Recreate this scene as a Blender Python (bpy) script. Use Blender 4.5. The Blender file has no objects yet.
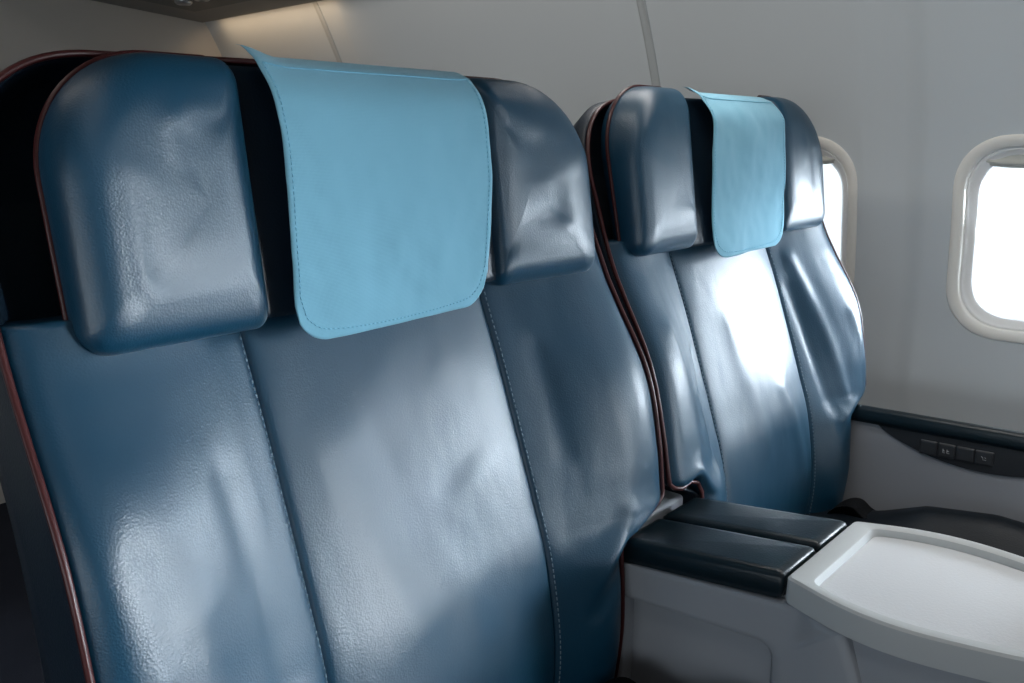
import bpy, bmesh, math, random
import numpy as np
from mathutils import Vector, Matrix, noise

random.seed(7)
ZC = 1.13                       # eye height above the cabin floor; z below is given relative to it
S = bpy.context.scene
COL = S.collection

# ------------------------------------------------------------------ camera
F, HZ = 850.0, 143.0
pitch = math.atan((341.5 - HZ) / F)
head = math.atan(798.0 / math.hypot(F, 341.5 - HZ))
cam_d = bpy.data.cameras.new('camera'); cam_d.sensor_width = 36.0; cam_d.lens = F / 1024 * 36.0
cam_d.clip_start = 0.01; cam_d.clip_end = 200
cam = bpy.data.objects.new('camera', cam_d); COL.objects.link(cam)
fw = Vector((math.cos(head) * math.cos(pitch), math.sin(head) * math.cos(pitch), -math.sin(pitch)))
rt = Vector((math.sin(head), -math.cos(head), 0)); up = rt.cross(fw)
cam.matrix_world = Matrix(((rt.x, up.x, -fw.x, 0), (rt.y, up.y, -fw.y, 0), (rt.z, up.z, -fw.z, ZC), (0, 0, 0, 1)))
S.camera = cam

# ------------------------------------------------------------------ view, sky
S.view_settings.view_transform = 'Standard'; S.view_settings.look = 'None'
S.view_settings.gamma = 1.0; S.view_settings.use_curve_mapping = False
S.view_settings.exposure = 0.50
SKY_AHEAD, SKY_BESIDE, SKY_FRONT, SKY_OTHER = 48.0, 1.05, 13.0, 4.0
w = bpy.data.worlds.new('sky'); S.world = w; w.use_nodes = True
nt = w.node_tree; nt.nodes.clear()
out = nt.nodes.new('ShaderNodeOutputWorld'); bg = nt.nodes.new('ShaderNodeBackground')
tc = nt.nodes.new('ShaderNodeTexCoord'); dot = nt.nodes.new('ShaderNodeVectorMath'); dot.operation = 'DOT_PRODUCT'
dot.inputs[1].default_value = Vector((0.67, -0.71, 0.20)).normalized()      # bright haze round the sun, ahead of the wing
rp = nt.nodes.new('ShaderNodeMapRange'); rp.interpolation_type = 'SMOOTHSTEP'
rp.inputs['From Min'].default_value = 0.84; rp.inputs['From Max'].default_value = 0.98
rp.inputs['To Min'].default_value = SKY_BESIDE; rp.inputs['To Max'].default_value = SKY_AHEAD
nt.links.new(tc.outputs['Generated'], dot.inputs[0]); nt.links.new(dot.outputs['Value'], rp.inputs['Value'])
dot2 = nt.nodes.new('ShaderNodeVectorMath'); dot2.operation = 'DOT_PRODUCT'
dot2.inputs[1].default_value = Vector((0.33, -0.94, 0.05)).normalized()     # added bright lobe, aimed through the forward wall opening as frontal light
rp2 = nt.nodes.new('ShaderNodeMapRange'); rp2.interpolation_type = 'SMOOTHSTEP'
rp2.inputs['From Min'].default_value = 0.80; rp2.inputs['From Max'].default_value = 0.97
rp2.inputs['To Min'].default_value = 0.0; rp2.inputs['To Max'].default_value = SKY_FRONT
ad = nt.nodes.new('ShaderNodeMath'); ad.operation = 'ADD'
nt.links.new(tc.outputs['Generated'], dot2.inputs[0]); nt.links.new(dot2.outputs['Value'], rp2.inputs['Value'])
nt.links.new(rp.outputs['Result'], ad.inputs[0]); nt.links.new(rp2.outputs['Result'], ad.inputs[1])
dot3 = nt.nodes.new('ShaderNodeSeparateXYZ'); nt.links.new(tc.outputs['Generated'], dot3.inputs[0])
rp3 = nt.nodes.new('ShaderNodeMapRange'); rp3.interpolation_type = 'SMOOTHSTEP'          # the open sky on the other side of the cabin
rp3.inputs['From Min'].default_value = -0.35; rp3.inputs['From Max'].default_value = -0.75
rp3.inputs['To Min'].default_value = 0.0; rp3.inputs['To Max'].default_value = SKY_OTHER
ad3 = nt.nodes.new('ShaderNodeMath'); ad3.operation = 'ADD'
nt.links.new(dot3.outputs['X'], rp3.inputs['Value']); nt.links.new(ad.outputs[0], ad3.inputs[0]); nt.links.new(rp3.outputs['Result'], ad3.inputs[1])
bg.inputs['Color'].default_value = (0.86, 0.94, 1.0, 1)
nt.links.new(ad3.outputs[0], bg.inputs['Strength']); nt.links.new(bg.outputs[0], out.inputs[0])

def area(name, loc, direction, sx, sy, power, color, portal=False, spread=180):
    d = bpy.data.lights.new(name, 'AREA'); d.shape = 'RECTANGLE'; d.size = sx; d.size_y = sy
    d.energy = power; d.color = color; d.spread = math.radians(spread)
    if portal: d.cycles.is_portal = True
    o = bpy.data.objects.new(name, d); COL.objects.link(o); o.location = loc
    zz = -Vector(direction).normalized(); yy = Vector((0, 1, 0)); xx = yy.cross(zz)      # the long side runs along the cabin
    o.rotation_euler = Matrix((xx, yy, zz)).transposed().to_euler()
    return o

WIN_Y = [0.8385 - 0.508 * k for k in range(7)]
for k, y in enumerate(WIN_Y):
    area('window_portal', (1.93, y, ZC - 0.18), (-1, 0, 0), 0.34, 0.26, 1, (1, 1, 1), portal=True)
for k, y in enumerate(WIN_Y):
    area('window_portal', (-1.97, y, ZC - 0.205), (1, 0, 0), 0.50, 0.26, 1, (1, 1, 1), portal=True)
area('added_opening_portal', (1.88, -2.9, ZC - 0.15), (-1, 0, 0), 1.9, 0.9, 1, (1, 1, 1), portal=True)     # unseen wall opening, added to light the seats from ahead
# cabin lamps: the ceiling wash above the aisle and the warm sidewall wash behind the bins; plus two added fills
area('ceiling_lamp', (-0.1, 0.0, ZC + 0.93), (0, 0, -1), 0.25, 5.0, 3.0, (1.0, 0.95, 0.90))
area('tray_fill', (1.20, 0.0, ZC + 0.425), (-0.15, 0, -1), 0.05, 3.4, 3.0, (1.0, 0.97, 0.94), spread=100)  # added fill under the bin, brightens the tray top from above
area('sidewall_fill', (0.80, 0.1, ZC + 0.455), (1.0, 0, -0.62), 0.05, 4.4, 3.8, (1.0, 0.97, 0.92), spread=110)  # added fill at the bin's inner edge, brightens the right wall
area('sidewall_lamp', (1.56, 0.0, ZC + 0.395), (0.7, 0, -1), 0.03, 4.4, 0.2, (1.0, 0.86, 0.72), spread=110)
area('sidewall_lamp', (1.56, 2.50, ZC + 0.390), (0.7, 0, -1), 0.05, 0.66, 0.25, (1.0, 0.70, 0.42))

# ------------------------------------------------------------------ materials
def mat(name, col, rough=0.5, spec=0.5, metal=0.0, bump=None, var=0.0, coat=0.0, sheen=0.0, rvar=0.0, var_scale=6.0):
    m = bpy.data.materials.new(name); m.use_nodes = True
    n = m.node_tree; b = n.nodes['Principled BSDF']
    b.inputs['Base Color'].default_value = (*col, 1); b.inputs['Roughness'].default_value = rough
    b.inputs['Specular IOR Level'].default_value = spec; b.inputs['Metallic'].default_value = metal
    b.inputs['Coat Weight'].default_value = coat; b.inputs['Sheen Weight'].default_value = sheen
    co = n.nodes.new('ShaderNodeTexCoord')
    if var or rvar:
        t = n.nodes.new('ShaderNodeTexNoise'); t.inputs['Scale'].default_value = var_scale; t.inputs['Detail'].default_value = 4
        n.links.new(co.outputs['Object'], t.inputs['Vector'])
        if var:
            mx = n.nodes.new('ShaderNodeMix'); mx.data_type = 'RGBA'
            mx.inputs[6].default_value = (*[c * (1 - var) for c in col], 1); mx.inputs[7].default_value = (*[min(1, c * (1 + var)) for c in col], 1)
            n.links.new(t.outputs['Fac'], mx.inputs[0]); n.links.new(mx.outputs[2], b.inputs['Base Color'])
        if rvar:
            mr = n.nodes.new('ShaderNodeMapRange'); mr.inputs['To Min'].default_value = rough - rvar; mr.inputs['To Max'].default_value = rough + rvar
            n.links.new(t.outputs['Fac'], mr.inputs['Value']); n.links.new(mr.outputs[0], b.inputs['Roughness'])
    last = None
    for kind, scale, strength, dist in (bump or []):
        if kind == 'noise':
            t = n.nodes.new('ShaderNodeTexNoise'); t.inputs['Scale'].default_value = scale; t.inputs['Detail'].default_value = 5
            src = t.outputs['Fac']
        elif kind == 'cells':
            t = n.nodes.new('ShaderNodeTexVoronoi'); t.feature = 'F1'; t.inputs['Scale'].default_value = scale
            src = t.outputs['Distance']
        else:
            t = n.nodes.new('ShaderNodeTexWave'); t.bands_direction = kind; t.inputs['Scale'].default_value = scale
            t.inputs['Distortion'].default_value = 1.5; src = t.outputs['Fac']
        n.links.new(co.outputs['Object'], t.inputs['Vector'])
        bp = n.nodes.new('ShaderNodeBump'); bp.inputs['Strength'].default_value = strength; bp.inputs['Distance'].default_value = dist
        n.links.new(src, bp.inputs['Height'])
        if last: n.links.new(last, bp.inputs['Normal'])
        last = bp.outputs['Normal']
    if last: n.links.new(last, b.inputs['Normal'])
    return m

def lamp_mat(name, col, strength):
    m = bpy.data.materials.new(name); m.use_nodes = True; b = m.node_tree.nodes['Principled BSDF']
    b.inputs['Base Color'].default_value = (*col, 1)
    b.inputs['Emission Color'].default_value = (*col, 1); b.inputs['Emission Strength'].default_value = strength
    return m

def glass_mat():
    m = bpy.data.materials.new('acrylic_pane'); m.use_nodes = True; n = m.node_tree; n.nodes.clear()
    o = n.nodes.new('ShaderNodeOutputMaterial'); mx = n.nodes.new('ShaderNodeMixShader')
    tr = n.nodes.new('ShaderNodeBsdfTransparent'); gl = n.nodes.new('ShaderNodeBsdfGlossy')
    tr.inputs['Color'].default_value = (0.96, 0.98, 1.0, 1); gl.inputs['Roughness'].default_value = 0.03
    fr = n.nodes.new('ShaderNodeFresnel'); fr.inputs['IOR'].default_value = 1.35
    n.links.new(fr.outputs[0], mx.inputs[0]); n.links.new(tr.outputs[0], mx.inputs[1]); n.links.new(gl.outputs[0], mx.inputs[2])
    n.links.new(mx.outputs[0], o.inputs[0])
    return m

M = dict(
    leather=mat('blue_leather', (0.0035, 0.052, 0.102), 0.38, 0.85, bump=[('noise', 30, 0.05, 0.002), ('cells', 520, 0.16, 0.0010), ('noise', 900, 0.12, 0.0006)], var=0.18, rvar=0.05),
    leather_dark=mat('dark_blue_leather', (0.008, 0.020, 0.036), 0.42, 0.5, bump=[('cells', 420, 0.16, 0.0012)]),
    pad=mat('navy_pad_leather', (0.004, 0.013, 0.019), 0.33, 0.55, bump=[('noise', 20, 0.2, 0.003), ('cells', 420, 0.15, 0.001)], rvar=0.05),
    cushion=mat('shaded_seat_leather', (0.004, 0.008, 0.013), 0.5, 0.4, bump=[('cells', 420, 0.16, 0.0012)]),  # cushion leather blackened, the shade it lies in put into the colour
    webbing=mat('black_webbing', (0.006, 0.007, 0.009), 0.8, 0.2, bump=[('X', 300, 0.3, 0.0005)]),
    piping=mat('maroon_piping', (0.062, 0.013, 0.013), 0.34, 0.5),
    thread=mat('pale_thread', (0.22, 0.30, 0.36), 0.7),
    cover=mat('light_blue_cloth', (0.215, 0.48, 0.62), 0.85, 0.2, bump=[('Z', 260, 0.22, 0.0006), ('X', 260, 0.15, 0.0006), ('noise', 12, 0.3, 0.004)], var=0.05, sheen=0.2),
    cover_hem=mat('cloth_hem_thread', (0.22, 0.52, 0.68), 0.8, 0.2),
    plastic=mat('grey_moulded_plastic', (0.33, 0.35, 0.38), 0.5, 0.4, bump=[('noise', 500, 0.08, 0.0006)]),
    arm_plastic=mat('pale_grey_plastic', (0.33, 0.35, 0.38), 0.5, 0.4, bump=[('noise', 500, 0.08, 0.0006)]),
    tray=mat('pale_textured_plastic', (0.74, 0.76, 0.78), 0.38, 0.5, bump=[('noise', 320, 0.28, 0.0012)]),
    rim=mat('pale_smooth_plastic', (0.52, 0.54, 0.54), 0.42, 0.5, bump=[('noise', 500, 0.06, 0.0005)]),
    dark=mat('black_plastic', (0.022, 0.025, 0.030), 0.42, 0.5),
    button=mat('dark_grey_button', (0.030, 0.033, 0.038), 0.38, 0.5),
    icon=mat('icon_print', (0.35, 0.36, 0.38), 0.6),
    wall=mat('cabin_lining', (0.60, 0.64, 0.665), 0.62, 0.3, bump=[('noise', 300, 0.05, 0.0006)]),
    joint=mat('joint_strip', (0.47, 0.50, 0.51), 0.5, 0.4),
    bezel=mat('window_bezel', (0.86, 0.84, 0.79), 0.45, 0.4),
    reveal=mat('window_reveal', (0.88, 0.88, 0.87), 0.5, 0.4),
    shade=mat('window_shade', (0.50, 0.50, 0.46), 0.55, 0.3),
    bulkhead=mat('bulkhead_laminate', (0.66, 0.63, 0.58), 0.6, 0.3),
    dim_wall=mat('dimmed_wall_lining', (0.10, 0.10, 0.11), 0.9, 0.1),  # unseen left wall, darkened to cut its bounce light
    ceiling=mat('ceiling_lining', (0.22, 0.21, 0.20), 0.7, 0.3),
    bin=mat('bin_lining', (0.22, 0.21, 0.195), 0.55, 0.3),
    carpet=mat('carpet', (0.03, 0.035, 0.05), 0.95, 0.1, bump=[('noise', 250, 0.5, 0.004)], var=0.3),
    metal=mat('brushed_metal', (0.45, 0.46, 0.48), 0.3, 0.5, metal=1.0),
    glass=glass_mat(),
    warm=lamp_mat('warm_lamp', (1.0, 0.58, 0.26), 1.6),
)

# ------------------------------------------------------------------ helpers
def link(name, me, parent=None, material=None, smooth=True, z=True):
    if z:
        me.transform(Matrix.Translation((0, 0, ZC)))
    if material: me.materials.append(material)
    if smooth:
        for p in me.polygons: p.use_smooth = True
    o = bpy.data.objects.new(name, me); COL.objects.link(o)
    if parent is not None:
        o.parent = parent
        # geometry is written in cabin coordinates: take the parent's place off once
        r = parent
        off = Vector((0, 0, 0))
        while r is not None: off += r.location; r = r.parent
        me.transform(Matrix.Translation(-off))
    return o

def mesh(name, verts, faces):
    me = bpy.data.meshes.new(name); me.from_pydata([tuple(v) for v in verts], [], faces)
    bm = bmesh.new(); bm.from_mesh(me); bmesh.ops.remove_doubles(bm, verts=bm.verts, dist=1e-6)
    bmesh.ops.recalc_face_normals(bm, faces=bm.faces); bm.to_mesh(me); bm.free()
    return me

def thing(name, label, cat, loc, group=None):
    o = bpy.data.objects.new(name, None); COL.objects.link(o); o.location = loc; o.empty_display_size = 0.1
    o['label'] = label; o['category'] = cat
    if group: o['group'] = group
    return o

def struct(o): o['kind'] = 'structure'; return o

def lerp(tab, z):
    xs = [t[0] for t in tab]; ys = [t[1] for t in tab]
    return float(np.interp(z, xs, ys))

def smooth(t): t = max(0.0, min(1.0, t)); return t * t * (3 - 2 * t)

def catmull(pts, n=8, closed=False):
    P = [Vector(p) for p in pts]; L = len(P); out = []
    seg = L if closed else L - 1
    for i in range(seg):
        a = P[(i - 1) % L] if closed or i > 0 else P[0] * 2 - P[1]
        b = P[i]; c = P[(i + 1) % L]
        d = P[(i + 2) % L] if closed or i + 2 < L else P[-1] * 2 - P[-2]
        for k in range(n):
            t = k / n
            out.append(0.5 * ((2 * b) + (c - a) * t + (2 * a - 5 * b + 4 * c - d) * t * t + (3 * b - a - 3 * c + d) * t ** 3))
    if not closed: out.append(P[-1])
    return out

def tube(path, r, sides=10, closed=False):
    V, Fc = [], []; n = len(path); prev = None
    for i, p in enumerate(path):
        p = Vector(p)
        a = Vector(path[(i - 1) % n] if closed or i else path[0]); b = Vector(path[(i + 1) % n] if closed or i + 1 < n else path[-1])
        t = (b - a).normalized()
        u = prev - t * prev.dot(t) if prev is not None else t.orthogonal()
        if u.length < 1e-6: u = t.orthogonal()
        u.normalize(); prev = u; v = t.cross(u)
        for k in range(sides):
            an = 2 * math.pi * k / sides; V.append(p + (u * math.cos(an) + v * math.sin(an)) * r)
    for i in range(n if closed else n - 1):
        for k in range(sides):
            j = (i + 1) % n
            Fc.append((i * sides + k, i * sides + (k + 1) % sides, j * sides + (k + 1) % sides, j * sides + k))
    if not closed: Fc += [tuple(range(sides))[::-1], tuple(range((n - 1) * sides, n * sides))]
    return V, Fc

class MB:
    def __init__(self): self.v, self.f = [], []
    def add(self, vf):
        o = len(self.v); self.v += list(vf[0]); self.f += [tuple(i + o for i in q) for q in vf[1]]; return self
    def build(self, name, material, parent=None, sm=True): return link(name, mesh(name, self.v, self.f), parent, material, sm)

def grid(fn, nu, nv, back=None):
    """sheet fn(u,v); with back=vector its rim is carried back and closed, so the sheet has depth"""
    V = [Vector(fn(i / nu, j / nv)) for j in range(nv + 1) for i in range(nu + 1)]; W = nu + 1
    Fc = [(j * W + i, j * W + i + 1, (j + 1) * W + i + 1, (j + 1) * W + i) for j in range(nv) for i in range(nu)]
    if back is not None:
        rim = [i for i in range(nu)] + [j * W + nu for j in range(nv)] + [nv * W + i for i in range(nu, 0, -1)] + [j * W for j in range(nv, 0, -1)]
        o = len(V); bk = Vector(back)
        V += [V[i] + bk for i in rim]; n = len(rim)
        Fc += [(rim[k], o + k, o + (k + 1) % n, rim[(k + 1) % n]) for k in range(n)]
        Fc.append(tuple(range(o, o + n)))
    return V, Fc

def rrect(cx, cy, hx, hy, rad, n=10, order=2.0):
    """rounded rectangle; rad is one radius or four (from +x+y counter-clockwise)"""
    if not isinstance(rad, (list, tuple)): rad = [rad] * 4
    P = []
    for q, (sx, sy) in enumerate(((1, 1), (-1, 1), (-1, -1), (1, -1))):
        r = rad[q]
        for k in range(n + 1):
            a = math.pi / 2 * (q + k / n)
            c, s = math.cos(a), math.sin(a)
            c = math.copysign(abs(c) ** (2 / order), c); s = math.copysign(abs(s) ** (2 / order), s)
            P.append((cx + sx * (hx - r) + r * c, cy + sy * (hy - r) + r * s))
    return P

def dense(P, step=0.012):
    out = []
    for i, p in enumerate(P):
        q = P[(i + 1) % len(P)]; n = max(1, int(math.hypot(q[0] - p[0], q[1] - p[1]) / step))
        out += [(p[0] + (q[0] - p[0]) * k / n, p[1] + (q[1] - p[1]) * k / n) for k in range(n)]
    return out

def box(c, s, bev=0.004, seg=3):
    bm = bmesh.new(); bmesh.ops.create_cube(bm, size=1)
    for v in bm.verts: v.co = Vector((v.co.x * s[0] + c[0], v.co.y * s[1] + c[1], v.co.z * s[2] + c[2]))
    if bev: bmesh.ops.bevel(bm, geom=bm.edges[:], offset=bev, segments=seg, affect='EDGES', profile=0.5)
    bm.verts.index_update()
    vf = ([v.co.copy() for v in bm.verts], [tuple(v.index for v in f.verts) for f in bm.faces]); bm.free(); return vf

def rings(loops, cap0=True, cap1=True):
    V, Fc = [], []; n = len(loops[0])
    for L in loops: V += [Vector(p) for p in L]
    for j in range(len(loops) - 1):
        for i in range(n):
            Fc.append((j * n + i, j * n + (i + 1) % n, (j + 1) * n + (i + 1) % n, (j + 1) * n + i))
    if cap0: Fc.append(tuple(range(n))[::-1])
    if cap1: Fc.append(tuple(range((len(loops) - 1) * n, len(loops) * n)))
    return V, Fc

def fbm(x, y, z, oc=3):
    s, a = 0.0, 1.0
    for _ in range(oc):
        s += a * noise.noise((x, y, z)); x *= 2.1; y *= 2.1; z *= 2.1; a *= 0.5
    return s

def fold(s, z, L):
    """height of leather creases: each a soft ridge along a segment (s0,z0,s1,z1,width,height)"""
    h = 0.0
    for s0, z0, s1, z1, wd, ht in L:
        dx, dz = s1 - s0, z1 - z0; q = dx * dx + dz * dz
        t = ((s - s0) * dx + (z - z0) * dz) / q
        tt = max(0.0, min(1.0, t)); ex = s - s0 - tt * dx; ez = z - z0 - tt * dz
        sd = (ex * -dz + ez * dx) / math.sqrt(q)
        d2 = (ex * ex + ez * ez) / (wd * wd)
        if d2 < 9: h += ht * math.exp(-d2) * (1 - 0.3 * tt)
    return h

# ------------------------------------------------------------------ the setting
def wallX(z):
    return 1.832 - max(0.0, z + 0.41) ** 2 / 3.0
CHANNELS = [(2.276, 0.085, 0.004), (1.137, 0.085, 0.004)] + [(0.605 - 0.508 * k, 0.044, 0.010) for k in range(6)]
def relief(y, z):
    d = 0.0
    for c, hw, dep in CHANNELS:
        t = (hw - abs(y - c)) / 0.026
        d += dep * smooth(0.5 + 0.5 * max(-1, min(1, t)))
        d -= 0.0008 * math.exp(-((abs(y - c) - hw - 0.014) / 0.012) ** 2)
    return d
def wallP(y, z, inset=0.0): return (wallX(z) + relief(y, z) - inset, y, z)
WZ, WHY, WHZ = -0.18, 0.1625, 0.195          # window middle height and half sizes of the bezel

def build_wall():
    mb = MB(); zlo, zhi = -0.46, 0.10
    y_rear, y_front = 2.94, -2.45
    edges = []                              # y cells
    for y in WIN_Y: edges.append((y - 0.22, y + 0.22))
    def strip(y0, y1, z0, z1, ny, nz): mb.add(grid(lambda u, v: wallP(y0 + (y1 - y0) * u, z0 + (z1 - z0) * v), ny, nz))
    spans = sorted(edges); cur = y_front
    def column(y0, y1, ny, middle=True):
        strip(y0, y1, zhi, 0.99, ny, 40); strip(y0, y1, -1.13, zlo, ny, 12)
        if middle: strip(y0, y1, zlo, zhi, ny, 24)
    for a, b in spans:
        if a > cur: column(cur, a, 20)
        column(a, b, 60, False); cur = b
    column(cur, y_rear, 240)
    for zb in (zlo, zhi): mb.add(grid(lambda u, v: wallP(y_front + (y_rear - y_front) * u, zb - 0.015 + 0.03 * v, -0.003), 800, 3))   # laps behind the joints
    column(-3.92, -3.35, 20)                 # beyond the opening added for light
    strip(-3.35, y_front, 0.72, 0.99, 20, 8)
    for yc in WIN_Y:
        hole = dense(rrect(yc, WZ, WHY - 0.004, WHZ - 0.004, 0.10, 14, 2.15))
        outer = []
        for (hy, hz) in hole:               # push out to the cell's rectangle along the ray from the middle
            dy, dz = hy - yc, hz - WZ
            k = min(0.22 / abs(dy) if abs(dy) > 1e-9 else 1e9, (((zhi - WZ) if dz > 0 else (WZ - zlo)) / abs(dz)) if abs(dz) > 1e-9 else 1e9)
            outer.append((yc + dy * k, WZ + dz * k))
        L = []
        for t in [i / 14 for i in range(15)]:
            L.append([wallP(h[0] + (o[0] - h[0]) * t, h[1] + (o[1] - h[1]) * t) for h, o in zip(hole, outer)])
        mb.add(rings(L, False, False))
        for sy in (-1, 1):                 # the cell's corners
            for zz in (zlo, zhi):
                near = min(outer, key=lambda p: abs(p[0] - (yc + sy * 0.22)) + abs(p[1] - zz))
                ys = [p for p in outer if abs(p[1] - zz) < 1e-6]; zs = [p for p in outer if abs(p[0] - (yc + sy * 0.22)) < 1e-6]
                a = (max if sy > 0 else min)(ys, key=lambda p: p[0]); b = (max if zz == zhi else min)(zs, key=lambda p: p[1])
                V = [wallP(*a), wallP(yc + sy * 0.22, zz), wallP(*b)]
                mb.add((V, [(0, 1, 2)]))
    o = mb.build('wall_right', M['wall']); struct(o)
    # smooth normals straight from the lining's curve, so the sheets of the lining meet without a seam
    N = []
    for v in o.data.vertices:
        y, z = v.co.y, v.co.z - ZC; e = 0.002
        dy = (relief(y + e, z) - relief(y - e, z)) / (2 * e)
        dz = (wallX(z + e) - wallX(z - e)) / (2 * e)
        N.append(Vector((-1, dy, dz)).normalized())
    for p in o.data.polygons:
        if p.normal.x > 0: p.flip()
    o.data.update()
    o.data.normals_split_custom_set_from_vertices(N)
    return o
wall = build_wall()
for n_, y in enumerate((1.137, 2.276)):
    o = MB().add(grid(lambda u, v, y=y: (wallX(-0.46 + 1.18 * v) + relief(y, 0) - 0.0022, y + (u - 0.5) * 0.022, -0.46 + 1.18 * v), 4, 40, (0.004, 0, 0))).build('trim_%d' % (n_ + 1), M['joint'])
    struct(o)

def build_window(i, yc):
    root = struct(bpy.data.objects.new('window_%d' % i, None)); COL.objects.link(root); root.location = (1.82, yc, ZC + WZ)
    # lean of the lining at the window
    def loop(hy, hz, rad, inset):
        # the same walk round the outline for every ring, so rings join point to point
        cor = rrect(0, 0, hy, hz, rad, 14, 2.15); ref = rrect(0, 0, WHY, WHZ, 0.10, 14, 2.15); res = []
        for i, p in enumerate(ref):
            q = ref[(i + 1) % len(ref)]; n = max(1, int(math.hypot(q[0] - p[0], q[1] - p[1]) / 0.012))
            a, b = cor[i], cor[(i + 1) % len(cor)]
            res += [(a[0] + (b[0] - a[0]) * k / n, a[1] + (b[1] - a[1]) * k / n) for k in range(n)]
        return [(wallX(z + WZ) - inset, yc + y, z + WZ) for y, z in res]
    L = [loop(WHY + 0.002, WHZ + 0.002, 0.104, -0.008), loop(WHY, WHZ, 0.102, 0.0015), loop(WHY - 0.003, WHZ - 0.003, 0.100, 0.0035),
         loop(WHY - 0.010, WHZ - 0.010, 0.094, 0.0035), loop(WHY - 0.019, WHZ - 0.019, 0.087, 0.001), loop(WHY - 0.0215, WHZ - 0.0215, 0.085, -0.004),
         loop(WHY - 0.0215, WHZ - 0.0215, 0.085, -0.02)]
    MB().add(rings(L, False, False)).build('window_frame', M['bezel'], root)
    L = [loop(WHY - 0.021, WHZ - 0.021, 0.085, -0.012), loop(WHY - 0.024, WHZ - 0.024, 0.083, -0.008), loop(WHY - 0.027, WHZ - 0.027, 0.081, -0.010), loop(WHY - 0.029, WHZ - 0.029, 0.079, -0.014),
         loop(WHY - 0.033, WHZ - 0.033, 0.076, -0.015), loop(WHY - 0.040, WHZ - 0.040, 0.072, -0.026), loop(WHY - 0.044, WHZ - 0.044, 0.068, -0.028)]
    MB().add(rings(L, False, False)).build('window_reveal', M['reveal'], root)
    MB().add(rings([loop(WHY - 0.036, WHZ - 0.036, 0.072, -0.024), loop(WHY - 0.036, WHZ - 0.036, 0.072, -0.027)])).build('pane', M['glass'], root, False)
    # rolled-up shade showing its lower edge and grip
    hz = WHZ - 0.030
    def sh(u, v):
        y = yc + (u - 0.5) * 2 * (WHY - 0.040)
        zt = WZ + hz + 0.01; e = abs(u - 0.5) * 2
        zb = WZ + hz - 0.030 + 0.010 * e ** 6
        z = zt + (zb - zt) * v
        return (wallX(z) + 0.019 - 0.008 * math.exp(-((v - 0.8) / 0.12) ** 2), y, z)
    MB().add(grid(sh, 40, 16, (0.004, 0, 0))).build('window_shade', M['shade'], root)
for i, y in enumerate(WIN_Y): build_window(i + 1, y)

struct(MB().add(grid(lambda u, v: (-1.95 + 3.8 * u, -4.0 + 7.0 * v, -1.13), 8, 8, (0, 0, -0.05))).build('floor', M['carpet'], sm=False))
struct(MB().add(grid(lambda u, v: (-1.95 + 3.7 * u, -4.0 + 7.0 * v, 0.97 + 0.06 * math.sin(math.pi * u)), 24, 4, (0, 0, 0.05))).build('ceiling', M['ceiling']))
struct(MB().add(box((-0.06, 2.955, -0.06), (3.76, 0.05, 2.14), 0)).build('wall_rear', M['bulkhead'], sm=False))
wl = MB().add(box((-1.93, -0.5, -0.795), (0.05, 7.0, 0.67), 0)).add(box((-1.93, -0.5, 0.53), (0.05, 7.0, 0.96), 0))
piers = [3.0] + [y for yw in WIN_Y for y in (yw + 0.13, yw - 0.13)] + [-4.0]
for a_, b_ in zip(piers[0::2], piers[1::2]): wl.add(box((-1.93, (a_ + b_) / 2, -0.205), (0.05, a_ - b_, 0.52), 0))
struct(wl.build('wall_left', M['dim_wall'], sm=False))
struct(MB().add(box((-0.06, -3.93, -0.06), (3.76, 0.05, 2.14), 0)).build('wall_front', M['bulkhead'], sm=False))

# overhead bin above the seats
def overhead_bin():
    t = thing('overhead_bin', 'grey overhead bin underside high in the rear corner, against the bulkhead and sidewall', 'overhead bin', (1.3, 1.0, ZC + 0.42))
    def prof(y): return [(1.603, y, 0.412), (1.585, y, 0.408), (1.20, y, 0.440), (0.80, y, 0.475), (0.66, y, 0.56), (0.66, y, 0.74), (0.80, y, 0.84), (1.26, y, 0.84), (1.46, y, 0.60), (1.585, y, 0.425)]
    MB().add(rings([prof(y) for y in (2.91, 2.905, -3.80, -3.805)])).build('bin_body', M['bin'], t, False)
    def under(x): return 0.408 + (1.585 - x) * (0.032 / 0.385)
    V, Fc = grid(lambda u, v: (1.46 - 0.36 * u, 2.72 - 0.9 * v, under(1.46 - 0.36 * u) - 0.006), 4, 4, (0, 0, 0.012))
    ps = MB().add((V, Fc)).build('service_panel', M['dark'], t, False)
    for yy in (2.60, 2.49):
        L = [[(1.36 + r * math.cos(a), yy + r * math.sin(a), under(1.36) - 0.006 - h) for a in [2 * math.pi * k / 20 for k in range(20)]] for r, h in ((0.026, -0.004), (0.026, 0.004), (0.020, 0.010), (0.012, 0.012), (0.010, 0.006))]
        MB().add(rings(L)).build('air_nozzle', M['metal'], ps)
    return t
overhead_bin()

# ------------------------------------------------------------------ seats
HS = 0.153                                     # seams either side of the middle panel
YP = [(-0.80, 0.592), (-0.70, 0.577), (-0.586, 0.567), (-0.473, 0.582), (-0.401, 0.604), (-0.322, 0.631), (-0.243, 0.659), (-0.172, 0.687), (-0.05, 0.732), (0.10, 0.785)]
_cy = catmull([(a, b, 0) for a, b in YP], 12); YPX = [(p.x, p.y) for p in _cy]
def Yp(z): return lerp(YPX, z)
BT = [(-0.80, 0.018), (-0.60, 0.022), (-0.46, 0.032), (-0.38, 0.046), (-0.29, 0.055), (-0.20, 0.040), (-0.13, 0.033), (0.10, 0.030)]
_cb = catmull([(a, b, 0) for a, b in BT], 12); BTX = [(p.x, p.y) for p in _cb]
def Bz(z): return lerp(BTX, z)
HALF = 0.352
def halfw(z): return HALF - (HALF - 0.255) * smooth((-0.442 - z) / 0.045)
def bside(sg): return 1.15 if sg > 0 else 0.85
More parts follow.
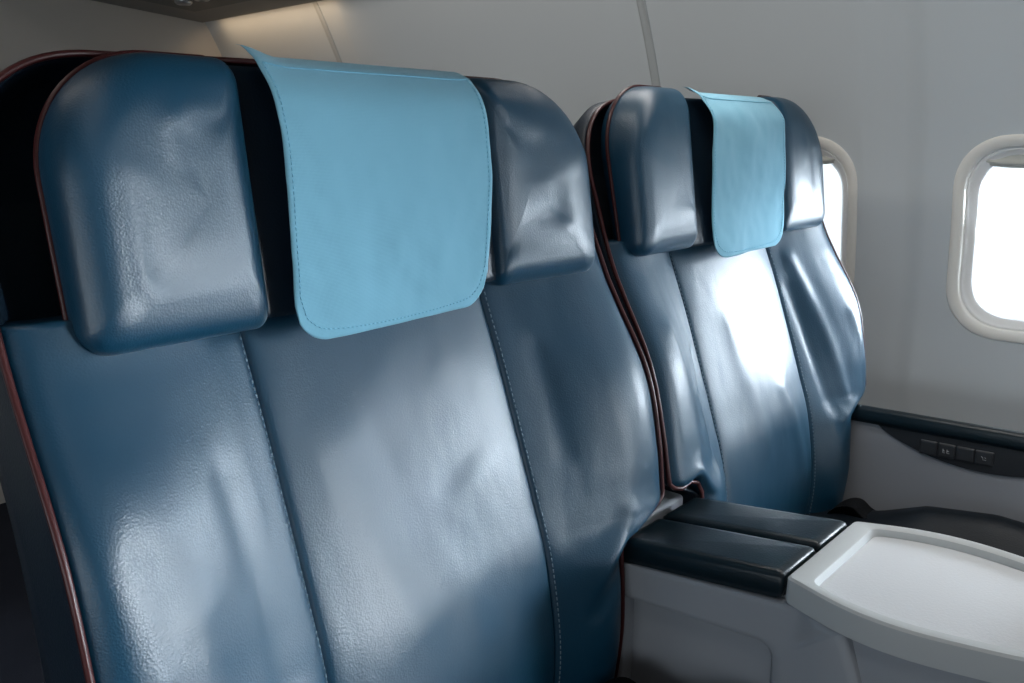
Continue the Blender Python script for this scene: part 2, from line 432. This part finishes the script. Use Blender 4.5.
def notch(s, z):                            # the cushion's edge arches up over the armrest pads
    return z + 0.021 * math.exp(-((abs(s) - 0.272) / 0.022) ** 2) * (1.0 if s < 0 else 0.0) * math.exp(-((z + 0.462) / 0.030) ** 2)
ZB, ZT = -0.74, 0.071

def body_outline(n=46):
    """one side of the seat back's outline, from the bottom middle up to the top middle: (s, z) with s >= 0"""
    P = [(halfw(ZB) * k / 6, ZB) for k in range(6)]
    z = ZB
    R = 0.12
    while z < ZT - R - 0.004: P.append((halfw(z), z)); z += 0.008
    for k in range(21):
        a = math.pi / 2 * k / 20
        c, s = math.cos(a) ** 0.92, math.sin(a) ** 0.92
        P.append((HALF - R + R * c, ZT - R + R * s))
    P += [((HALF - R) * (1 - k / 8), ZT + 0.004 * math.sin(math.pi / 2 * k / 8)) for k in range(1, 9)]
    return P
def side_panel(xc, sg, seed, folds):
    def fn(u, v):
        z = -0.735 + 0.605 * v; h = halfw(z) - 0.0025; wd = h - HS; B = Bz(z) * bside(sg)
        t = u; s = HS + wd * t
        f = B * smooth(t * 1.12) ** 0.9 + (0.015 * (4 * t * (1 - t)) ** 0.55 if 0 < t < 1 else 0)
        e = (1 - t) * wd
        f -= 0.012 * math.exp(-(e / 0.010) ** 1.3) * 0.6
        a = min(1, 6 * t) * min(1, 8 * (1 - t))
        f += a * (0.0014 * fbm(s * 14 * sg + seed, z * 5, seed, 2) + 0.0003 * fbm(s * 45 + seed, z * 18, seed * 2, 2))
        f += fold(s * sg, z, folds) * a
        return (xc + sg * s, Yp(z) - f, notch(sg * s, z))
    return grid(fn, 70, 180, (0, 0.03, 0))

def mid_panel(xc, seed, folds):
    def fn(u, v):
        z = -0.735 + 0.605 * v; s = -HS + 2 * HS * u
        q = 4 * u * (1 - u); f = 0.014 * q ** 0.5 if q > 0 else 0.0
        a = min(1, 8 * u) * min(1, 8 * (1 - u))
        f += a * (0.0016 * fbm(s * 10 + seed, z * 6, seed, 2) + 0.0003 * fbm(s * 40, z * 22 + seed, seed, 2))
        f += fold(s, z, folds) * a
        return (xc + s, Yp(z) - f, z)
    return grid(fn, 80, 180, (0, 0.03, 0))

def wingYR(z): return 0.694 + 0.20 * (z + 0.03)          # rear rim of the headrest
def wingYF(z): return 0.641 + 0.12 * (z + 0.05)          # its front
def wing(xc, sg, seed, folds, edge, dz=0.0):
    """padded ear of the headrest, its outer top corner rounded; written for the +s side and mirrored with sg"""
    ol = rrect((0.144 + edge) / 2, -0.044 + dz, (edge - 0.144) / 2, 0.115, [0.112 if sg > 0 else 0.098, 0.014, 0.014, 0.022], 16)
    c0 = (0.196, -0.045); n = len(ol); NR = 34
    V = []
    def pos(s, z, w_):
        y = wingYR(z) - w_ * (wingYR(z) - wingYF(z) + 0.10 * (s - 0.222))      # the ears cup forward at their outer side
        f = 0.55 * fold(s * sg, z, folds) + 0.0012 * fbm(s * 20 * sg + seed, z * 16, seed, 2) + 0.0003 * fbm(s * 60, z * 50 + seed, seed, 2)
        return Vector((xc + sg * s, y - f * min(1, w_ * 1.3), z))
    loops = []
    for j in range(NR + 1):
        th = math.pi / 2 * j / NR
        r = math.cos(th) ** 0.5; w_ = math.sin(th) ** 0.5
        if j == NR: r = 0.004; w_ = 1.0
        loops.append([pos(c0[0] + (s - c0[0]) * r, c0[1] + (z - c0[1]) * r, w_) for s, z in ol])
    back = [Vector((xc + sg * (c0[0] + (s - c0[0]) * 0.92), wingYR(z) + 0.016, c0[1] + (z - c0[1]) * 0.92)) for s, z in ol]
    return rings([back] + loops), [Vector((xc + sg * s, wingYR(z) - 0.001, z)) for s, z in ol]

SEAT_FOLDS = {
  0: dict(left=[(-0.27, -0.36, -0.24, -0.66, 0.022, 0.003), (-0.215, -0.27, -0.20, -0.50, 0.014, -0.002), (-0.30, -0.30, -0.26, -0.55, 0.024, -0.003)],
          mid=[(0.02, -0.345, 0.085, -0.315, 0.018, -0.0014), (0.03, -0.375, 0.09, -0.345, 0.020, 0.0012), (-0.09, -0.28, -0.06, -0.46, 0.035, 0.003), (0.0, -0.42, 0.06, -0.56, 0.03, 0.002)],
          right=[(0.20, -0.24, 0.20, -0.36, 0.014, -0.002), (0.27, -0.44, 0.21, -0.50, 0.014, 0.004), (0.26, -0.47, 0.20, -0.545, 0.012, -0.004)],
          wl=[(-0.225, 0.05, -0.21, -0.09, 0.007, 0.0022), (-0.165, 0.055, -0.215, 0.02, 0.009, 0.0045), (-0.155, 0.035, -0.20, 0.0, 0.008, -0.003), (-0.26, -0.10, -0.235, -0.145, 0.008, 0.003), (-0.225, -0.085, -0.205, -0.145, 0.008, 0.0025), (-0.185, -0.11, -0.17, -0.145, 0.008, 0.002)],
          wr=[(0.145, -0.145, 0.30, -0.075, 0.014, 0.006), (0.15, -0.085, 0.29, -0.01, 0.018, 0.004), (0.145, -0.115, 0.29, -0.045, 0.012, -0.005), (0.155, 0.05, 0.21, 0.015, 0.010, 0.004), (0.155, 0.025, 0.20, 0.0, 0.009, -0.003)]),
  1: dict(left=[(-0.19, -0.30, -0.21, -0.44, 0.012, -0.003), (-0.24, -0.34, -0.20, -0.46, 0.012, 0.004), (-0.28, -0.25, -0.26, -0.42, 0.016, 0.003)],
          mid=[(-0.06, -0.28, -0.03, -0.48, 0.02, 0.003), (0.06, -0.40, 0.10, -0.55, 0.02, 0.004)],
          right=[(0.19, -0.20, 0.24, -0.45, 0.013, 0.004), (0.17, -0.25, 0.21, -0.50, 0.012, -0.004), (0.28, -0.30, 0.31, -0.42, 0.012, 0.003)],
          wl=[(-0.165, 0.05, -0.19, 0.0, 0.008, 0.004), (-0.20, -0.08, -0.155, -0.105, 0.008, 0.004), (-0.20, -0.09, -0.155, -0.13, 0.009, 0.005), (-0.21, -0.07, -0.17, -0.12, 0.006, -0.003)],
          wr=[(0.21, 0.0, 0.215, -0.12, 0.008, 0.003), (0.24, -0.02, 0.235, -0.11, 0.009, -0.003), (0.18, -0.10, 0.19, -0.14, 0.01, 0.003)]),
}

def stitches(path, r=0.0007, dash=0.0038, gap=0.0030):
    mb = MB(); d = 0.0
    P = [Vector(p) for p in path]; acc = [0.0]
    for a, b in zip(P, P[1:]): acc.append(acc[-1] + (b - a).length)
    def at(t):
        k = int(np.searchsorted(acc, t)) ; k = max(1, min(len(P) - 1, k)); q = (t - acc[k - 1]) / max(1e-9, acc[k] - acc[k - 1])
        return P[k - 1].lerp(P[k], q)
    while d + dash < acc[-1]:
        mb.add(tube([at(d), at(d + dash)], r, 5)); d += dash + gap
    return mb

def build_seat(xc, k, half, label):
    global HALF, ZT
    HALF = half; ZT = 0.071 - 0.012 * k; OUT = body_outline(); LOOP = [(s, z) for s, z in OUT] + [(-s, z) for s, z in OUT[::-1]][1:-1]
    t = thing('airline_seat', label, 'seat', (xc, 0.55, 0.0), 'leather seats of the row')
    fd = SEAT_FOLDS[k]
    # the dark body of the seat back behind the cushions
    def ringat(sc, yf):
        return [(xc + s * sc, yf(z), z if sc > 0.9 else -0.3 + (z + 0.3) * sc) for s, z in LOOP]
    rim = lambda z, s=0: Yp(z) - Bz(z) * (1.0 + (bside(s) - 1.0) * smooth((-0.04 - z) / 0.12))
    dep = lambda z: lerp([(-0.25, 0.09), (-0.06, 0.035), (0.08, 0.018)], z)
    L = [[(xc + s * 0.9, Yp(z) + 0.035, -0.3 + (z + 0.3) * 0.94) for s, z in LOOP],
         [(xc + s * 0.975, rim(z, s) + 0.014, z - 0.004 if z > 0 else z) for s, z in LOOP],
         [(xc + s * 0.998, rim(z, s) + 0.004, z) for s, z in LOOP], [(xc + s, rim(z, s) + 0.012, z) for s, z in LOOP],
         [(xc + s * 1.0, rim(z, s) + dep(z), z) for s, z in LOOP],
         [(xc + s * 0.985, rim(z, s) + dep(z) * 1.45, z - 0.006 if z > 0 else z) for s, z in LOOP],
         [(xc + s * 0.93, rim(z, s) + 0.02 + dep(z) * 1.5, -0.3 + (z + 0.3) * 0.96) for s, z in LOOP]]
    # front and rear caps as strips between mirrored outline points, so they follow the curved profile
    V, Fc = rings(L, False, False); n = len(LOOP); m_ = len(OUT)
    for base, flip in ((0, False), ((len(L) - 1) * n, True)):
        for i in range(m_ - 1):
            a, b = i, i + 1
            am, bm_ = (n - a) % n, (n - b) % n
            if a == 0: am = 0
            q = (base + a, base + b, base + bm_, base + am)
            q = tuple(dict.fromkeys(q))
            if len(q) >= 3: Fc.append(q)
    MB().add((V, Fc)).build('back_body', M['leather_dark'], t)
    MB().add(tube([(xc + s * 1.0, rim(z, s) + 0.001, notch(s, z)) for s, z in LOOP], 0.0030, 10, True)).build('piping', M['piping'], t)
    MB().add(side_panel(xc, -1, 3.1 + 7 * k, fd['left'])).build('side_panel', M['leather'], t)
    MB().add(mid_panel(xc, 5.7 + 7 * k, fd['mid'])).build('middle_panel', M['leather'], t)
    MB().add(side_panel(xc, 1, 9.3 + 7 * k, fd['right'])).build('side_panel', M['leather'], t)
    for sg in (-1, 1):
        zz = [-0.73 + 0.6 * i / 60 for i in range(61)]
        path = [(xc + sg * (HS + 0.004), Yp(z) - 0.0062 - 0.0 * Bz(z), z) for z in zz]
        stitches(path).build('seam_stitching', M['thread'], t)
    # headrest
    def pad(u, v):
        z = -0.150 + 0.215 * v; s = -0.160 + 0.32 * u
        return (xc + s, wingYR(z) - 0.014 - 0.010 * math.sin(math.pi * u) ** 0.6 - 0.006 * math.sin(math.pi * v) ** 0.5 + 0.001 * fbm(s * 20, z * 20, k), z)
    hr = MB().add(grid(pad, 40, 40, (0, 0.026, 0))).build('headrest', M['leather_dark'], t)
    for sg, nm in ((-1, 'wl'), (1, 'wr')):
        vf, rimline = wing(xc, sg, 2.2 + 3 * k + sg, fd[nm], {(0, -1): 0.304, (0, 1): 0.319, (1, -1): 0.306, (1, 1): 0.297}[(k, sg)], 0.007 * k)
        MB().add(vf).build('headrest_wing', M['leather'], hr)
        # cord on the outer edge of the wing, from the foot of the outer side over the top
        nn = 17
        path = rimline[3 * nn + nn // 2: 4 * nn] + rimline[0: nn + 4]
        fine = [path[0]]
        for q in path[1:]:
            n_ = max(1, int((q - fine[-1]).length / 0.006)); a_ = fine[-1]
            fine += [a_.lerp(q, (i + 1) / n_) for i in range(n_)]
        MB().add(tube(fine, 0.0028, 10)).build('headrest_piping', M['piping'], hr)
    # seat cushion with its side bolsters
    CH = 0.224
    def cush(u, v):
        s = -CH + 2 * CH * u; y = 0.035 + 0.55 * v; e = abs(s)
        top = lerp([(0.035, -0.66), (0.10, -0.605), (0.20, -0.588), (0.28, -0.584), (0.385, -0.600), (0.46, -0.632), (0.585, -0.66)], y)
        z = -0.650 + 0.008 * math.sin(math.pi * v) - 0.03 * smooth((0.12 - y) / 0.09)
        z += (top - z) * smooth((e - 0.12) / 0.07)
        z -= 0.018 * smooth((e - 0.205) / 0.019) ** 2
        return (xc + s, y, z)
    cu = MB().add(grid(cush, 60, 50, (0, 0, -0.13))).build('seat_cushion', M['cushion'], t)
    for sg in (-1, 1):
        MB().add(tube([Vector(cush(0.5 + sg * 0.499, 0.02 + 0.94 * i / 30)) for i in range(31)], 0.0036, 8)).build('cushion_piping', M['piping'], cu)
    bp_ = catmull([(0.552, -0.70, 0), (0.540, -0.655, 0), (0.518, -0.632, 0), (0.495, -0.626, 0), (0.470, -0.640, 0), (0.430, -0.636, 0)], 8)
    V, Fc = grid(lambda u, v: (xc + 0.168 + 0.046 * u, bp_[min(len(bp_) - 1, int(round(v * (len(bp_) - 1))))].x, bp_[min(len(bp_) - 1, int(round(v * (len(bp_) - 1))))].y + 0.004), 4, len(bp_) - 1, (0, 0.002, -0.003))
    MB().add((V, Fc)).build('seat_belt', M['webbing'], t)
    MB().add(box((xc, 0.33, -0.815), (0.46, 0.46, 0.06), 0.01)).build('seat_frame', M['dark'], t)
    for sy in (0.15, 0.50):
        MB().add(box((xc, sy, -0.985), (0.40, 0.05, 0.29), 0.01)).build('leg', M['metal'], t)
    return t
X1, X2 = 0.5415, 1.2585
build_seat(X1, 0, 0.352, 'blue leather aircraft seat nearest the camera, on the aisle side of the centre console')
build_seat(X2, 1, 0.333, 'blue leather aircraft seat beside the window and the sidewall armrest')

# ------------------------------------------------------------------ cloth headrest covers
def headrest_cover(xc, k, s0, s1, label):
    """cloth hanging over the headrest: (y, z) path from behind, over the top and down the front"""
    t = thing('headrest_cover', label, 'headrest cover', (xc, 0.66, ZC), 'cloth headrest covers')
    dy = 0.0 if k == 0 else 0.010
    path = catmull([(0.692, 0.0745, 0), (0.684, 0.0735, 0), (0.674, 0.070, 0), (0.660, 0.062, 0), (0.640, 0.033, 0), (0.632 + dy / 2, -0.03, 0), (0.630 + dy, -0.10, 0), (0.628 + dy, -0.170, 0)], 14)
    acc = [0.0]
    for a, b in zip(path, path[1:]): acc.append(acc[-1] + (b - a).length)
    tot = acc[-1]; R = 0.034
    def at(d):
        i = max(1, min(len(path) - 1, int(np.searchsorted(acc, d)))); q = (d - acc[i - 1]) / (acc[i] - acc[i - 1])
        return path[i - 1].lerp(path[i], q)
    W = s1 - s0
    def P(u, v, off=0.0):
        du = min(u, 1 - u) * W
        end = tot - ((R - math.sqrt(max(0, R * R - (R - du) ** 2))) if du < R else 0.0)
        end -= 0.004 * (u - 0.5)
        d = end * v; p = at(d)
        s = s0 + W * u; fr = d / tot
        if k == 0: side = 0.003 * math.sin(math.pi * fr) - 0.009 * smooth((fr - 0.6) / 0.4) * u
        else: side = lerp([(0, 0.0), (0.4, 0.0), (0.6, 0.008), (0.75, 0.012), (1.0, 0.020)], fr) * (1 - u) + lerp([(0, -0.004), (0.4, 0.0), (0.6, 0.012), (0.75, 0.020), (1.0, 0.022)], fr) * u
        y = p.x - 0.0032 * fbm(u * 3 + k * 5, v * 3, k + 0.5) * smooth(fr * 3) - off
        y -= (0.004 if k == 0 else 0.003) * math.sin(u * math.pi * (2.0 if k else 1.3) + 0.6) * smooth((fr - 0.3) / 0.7)
        z = p.y + (0.008 if k == 0 else 0.006) * smooth((0.14 - u) / 0.14) * math.exp(-(fr / 0.10) ** 2)
        return Vector((xc + s + side, y, z))
    nu, nv = 60, 110
    V, Fc = [], []
    Wd = nu + 1
    for off in (0.0, -0.0016):
        V += [P(i / nu, j / nv, off) for j in range(nv + 1) for i in range(nu + 1)]
    o = Wd * (nv + 1)
    for j in range(nv):
        for i in range(nu):
            a = j * Wd + i; q = (a, a + 1, a + Wd + 1, a + Wd); Fc.append(q); Fc.append(tuple(x + o for x in q[::-1]))
    rim = [i for i in range(nu)] + [j * Wd + nu for j in range(nv)] + [nv * Wd + i for i in range(nu, 0, -1)] + [j * Wd for j in range(nv, 0, -1)]
    Fc += [(rim[i], rim[(i + 1) % len(rim)], rim[(i + 1) % len(rim)] + o, rim[i] + o) for i in range(len(rim))]
    MB().add((V, Fc)).build('cloth', M['cover'], t)
    hem = [P(0.02 + 0.96 * i / 60, 0.12, 0.0006) for i in range(61)]
    MB().add(tube(hem, 0.0006, 6)).build('hem_seam', M['cover_hem'], t)
    m = 0.016
    edge = [P(m * 1.3, 0.12 + 0.78 * i / 30, 0.0004) for i in range(31)] + [P(m * 1.3 + (1 - 2.6 * m) * i / 40, 0.9 + 0.082 * math.sin(math.pi * i / 40) ** 0.2 if 0 < i < 40 else 0.9, 0.0004) for i in range(41)] + [P(1 - m * 1.3, 0.9 - 0.78 * i / 30, 0.0004) for i in range(31)]
    stitches(edge, 0.0005, 0.003, 0.002).build('edge_stitching', M['cover_hem'], t)
    return t
headrest_cover(X1, 0, -0.135, 0.117, 'light blue cloth headrest cover hanging on the seat nearest the camera')
headrest_cover(X2, 1, -0.128, 0.104, 'light blue cloth headrest cover hanging on the seat beside the window')

# ------------------------------------------------------------------ console between the seats
def console():
    t = thing('centre_console', 'grey console between the two seats with twin dark pads and a pale tray', 'console', (0.895, 0.34, 0.0))
    xc = 0.895
    def ztop(y): return -0.472 - 0.141 * (y - 0.34) if y > 0.34 else -0.474 + 0.035 * (0.34 - y)
    # plan: half width along y
    HW = [(0.03, 0.060), (0.06, 0.090), (0.12, 0.108), (0.22, 0.120), (0.30, 0.106), (0.345, 0.092), (0.60, 0.092)]
    hp = catmull([(a, b, 0) for a, b in HW], 10); hx = [(p.x, p.y) for p in hp]
    def hw(y): return lerp(hx, y)
    # core body
    ys = [0.035 + 0.555 * i / 60 for i in range(61)]
    def core(y, inset):
        h = hw(y) - inset; zt = ztop(y) - 0.004
        return [(xc - h, y, -1.13), (xc - h, y, zt - 0.03), (xc - h, y, zt - 0.006), (xc - h + 0.006, y, zt), (xc + h - 0.006, y, zt), (xc + h, y, zt - 0.006), (xc + h, y, zt - 0.03), (xc + h, y, -1.13)]
    MB().add(rings([core(y, 0.022 if y > 0.352 else 0.012 ) for y in ys])).build('body', M['plastic'], t, False)
    # near and far side frames round a recessed panel
    for sg in (-1, 1):
        n = 12
        inner = rrect(0.447, -0.66, 0.097, 0.125, [0.002, 0.018, 0.018, 0.002], n)
        inn = []
        for (y, z) in inner:
            zz = z - 0.085 * (y - 0.35) if z > -0.62 else z
            inn.append((y, zz))
        outer = []
        for (y, z), (y0, z0) in zip(inn, inner):
            dy, dz = y0 - 0.447, z0 + 0.66
            k = min((0.148 if dy > 0 else 0.413) / max(1e-9, abs(dy)), (0.2 if dz > 0 else 0.45) / max(1e-9, abs(dz)))
            yo, zo = 0.447 + dy * k, -0.66 + dz * k
            if dz > 0: zo = min(zo, ztop(yo) - 0.004) if abs(zo - (-0.46)) > 0.004 else ztop(yo) - 0.004
            outer.append((yo, zo))
        L = []
        def X(y, dep): return xc + sg * (hw(y) - dep)
        L.append([(X(y, 0.021), y, z) for y, z in inn])
        L.append([(X(y, 0.003), y, z) for y, z in inn])
        for q in (0.04, 0.15, 0.3, 0.5, 0.7, 0.85, 0.97, 1.0):
            L.append([(X(a[0] + (b[0] - a[0]) * q, 0.0 if q < 0.99 else 0.003), a[0] + (b[0] - a[0]) * q, a[1] + (b[1] - a[1]) * q) for a, b in zip(inn, outer)])
        L.append([(X(b[0], 0.021), b[0], b[1]) for b in outer])
        MB().add(rings(L, False, False)).build('side_frame', M['plastic'], t)
    # twin pads
    for x0, x1 in ((0.804, 0.892), (0.898, 0.984)):
        L = []
        y0, y1 = 0.3435, 0.556
        for (e, up_) in ((0.010, -0.012), (0.002, -0.006), (0.0, 0.002), (0.0, 0.016), (0.0015, 0.0205), (0.005, 0.0235), (0.012, 0.0245)):
            lp = rrect((x0 + x1) / 2, (y0 + y1) / 2, (x1 - x0) / 2 - e, (y1 - y0) / 2 - e, 0.005, 4)
            L.append([(x, y, -0.470 - 0.141 * (y - 0.34) + up_) for x, y in lp])
        MB().add(rings(L)).build('armrest_pad', M['pad'], t)
    # tray: barrel-shaped rim round a sunken top
    def tz(y): return -0.447 + 0.030 * (0.34 - y)
    def plan(h_off, y_r, y_f, rad):
        P = []
        N = 24
        for i in range(N + 1):
            y = y_r + (y_f - y_r) * i / N; P.append((xc - tw(y) + h_off, y))
        for i in range(N + 1):
            y = y_f + (y_r - y_f) * i / N; P.append((xc + tw(y) - h_off, y))
        # round the four corners lightly
        Q = [Vector((p[0], p[1], 0)) for p in P]
        out = []
        m_ = len(Q)
        cn = {0, N, N + 1, 2 * N + 1}
        for i, p in enumerate(Q):
            if i in cn:
                a = Q[i - 1]; b = Q[(i + 1) % m_]
                pa = p + (a - p).normalized() * rad; pb = p + (b - p).normalized() * rad
                for q in range(7):
                    s = q / 6; out.append(pa * (1 - s) ** 2 + p * 2 * s * (1 - s) + pb * s * s)
            else: out.append(p)
        return out
    TW = [(0.06, 0.080), (0.10, 0.098), (0.14, 0.110), (0.21, 0.122), (0.27, 0.117), (0.3385, 0.093)]
    tp = catmull([(a, b, 0) for a, b in TW], 10); tx = [(p.x, p.y) for p in tp]
    def tw(y): return lerp(tx, y)
    def lp(off, yr, yf, rad, dz): return [(p.x, p.y, tz(p.y) + dz) for p in plan(off, yr, yf, rad)]
    ri, yr_i, yf_i = 0.016, 0.314, 0.112
    L = [lp(0.010, 0.330, 0.078, 0.006, -0.030), lp(0.0, 0.339, 0.070, 0.008, -0.030), lp(-0.001, 0.340, 0.069, 0.008, -0.026), lp(0.0, 0.339, 0.070, 0.006, -0.0025), lp(0.0025, 0.3365, 0.0725, 0.006, 0.0),
         lp(ri - 0.002, yr_i + 0.002, yf_i - 0.002, 0.010, 0.0), lp(ri, yr_i, yf_i, 0.010, -0.0012), lp(ri + 0.001, yr_i - 0.003, yf_i + 0.002, 0.010, -0.0100)]
    MB().add(rings(L, True, False)).build('tray_rim', M['rim'], t)
    for o in [t.children[-1]]:
        o.data.set_sharp_from_angle(angle=math.radians(35))
    L = [lp(ri - 0.001, yr_i - 0.001, yf_i, 0.010, -0.013), lp(ri + 0.0005, yr_i - 0.0025, yf_i + 0.0015, 0.010, -0.0100), lp(ri + 0.004, yr_i - 0.006, yf_i + 0.005, 0.010, -0.0092)]
    last = L[-1]; mid = Vector((xc, 0.21, tz(0.21) - 0.0092))
    for kk in (0.75, 0.5, 0.25, 0.02): L.append([mid + (Vector(p) - mid) * kk for p in last])
    MB().add(rings(L)).build('tray_surface', M['tray'], t, False)
    # rear upstand between the seat backs
    MB().add(box((xc, 0.60, -0.52), (0.19, 0.05, 0.075), 0.006)).build('rear_upstand', M['plastic'], t)
    MB().add(box((xc, 0.35, -0.468), (0.168, 0.012, 0.02), 0.003)).build('hinge_cover', M['dark'], t)
    return t
console()

# ------------------------------------------------------------------ armrest along the sidewall
def wall_armrest():
    t = thing('sidewall_armrest', 'grey armrest panel beside the window seat with dark top pad and control buttons', 'armrest', (1.57, 0.3, 0.0))
    xi, xo = 1.530, 1.600
    def zt(y): return -0.466 + 0.032 * (0.55 - y)
    y0, y1 = -0.10, 0.60
    # pad
    L = []
    for e, dz in ((0.010, -0.034), (0.002, -0.033), (0.0, -0.026), (0.0, -0.012), (0.003, -0.005), (0.009, -0.001), (0.018, 0.0)):
        P = rrect((xi + xo) / 2, (y0 + y1) / 2, (xo - xi) / 2 + 0.004 - e, (y1 - y0) / 2 - e, [0.03, 0.03, 0.03, 0.03], 6)
        L.append([(x, y, zt(y) + dz - (0.35 * (x - xi) if dz > -0.03 else 0.2 * (x - xi))) for x, y in P])      # falls away towards the wall
    MB().add(rings(L)).build('armrest_pad', M['pad'], t)
    # panel below, slab from the floor up
    def side(x): return [(x, y0 + 0.012, -1.13), (x, y0 + 0.012, zt(y0) - 0.03 - 0.3 * max(0, x - xi - 0.005))] + [(x, y, zt(y) - 0.03 - 0.3 * max(0, x - xi - 0.005)) for y in (0.1, 0.3, 0.5)] + [(x, y1 - 0.02, zt(y1) - 0.03 - 0.3 * max(0, x - xi - 0.005)), (x, y1 - 0.02, -1.13)]
    MB().add(rings([side(xi + 0.004), side(xo - 0.004)])).build('side_panel', M['arm_plastic'], t, False)
    # dark bow-shaped control panel under the pad
    ya, yb = 0.50, 0.15
    def low(y):
        q = (y - yb) / (ya - yb)
        return zt(y) - 0.034 - 0.050 * max(0, math.sin(math.pi * q)) ** 0.75
    N = 40; ysn = [yb + (ya - yb) * i / N for i in range(N + 1)]
    lo = [(y, low(y)) for y in ysn]; hi = [(y, zt(y) - 0.0305) for y in ysn[::-1]]
    P = lo + hi
    cyz = (sum(p[0] for p in P) / len(P), sum(p[1] for p in P) / len(P))
    def cl(x, k): return [(x, cyz[0] + (y - cyz[0]) * k, cyz[1] + (z - cyz[1]) * k) for y, z in P]
    cp = MB().add(rings([cl(xi + 0.008, 1.0), cl(xi + 0.0025, 1.0), cl(xi + 0.001, 0.985)])).build('control_panel', M['dark'], t, False)
    # four buttons
    ICON = {1: [[(-.6, .5), (-.6, -.5), (-.15, -.5)], [(-.6, 0), (-.25, 0)], [(.15, .5), (.15, -.5), (.65, -.5)], [(.15, .05), (.5, .05)]],
            3: [[(-.45, .5), (-.15, .05), (-.15, -.35), (.45, -.35)], [(.1, .35), (.4, .05)]]}
    for b in range(4):
        yc = 0.411 - 0.0293 * b; zc = zt(yc) - 0.0575
        L = []
        for e, x in ((0.0, xi + 0.003), (0.0, xi - 0.001), (0.001, xi - 0.002), (0.003, xi - 0.0025)):
            L.append([(x, y, z - 0.045 * (y - yc)) for y, z in rrect(yc, zc, 0.0141 - e, 0.0125 - e, 0.002, 3)])
        bt = MB().add(rings(L)).build('button', M['button'], cp, False)
        if b in ICON:
            mb = MB()
            for pl in ICON[b]: mb.add(tube([(xi - 0.0026, yc - a * 0.0085, zc + c * 0.0065) for a, c in pl], 0.0006, 6))
            mb.build('icon', M['icon'], bt)
    return t
wall_armrest()
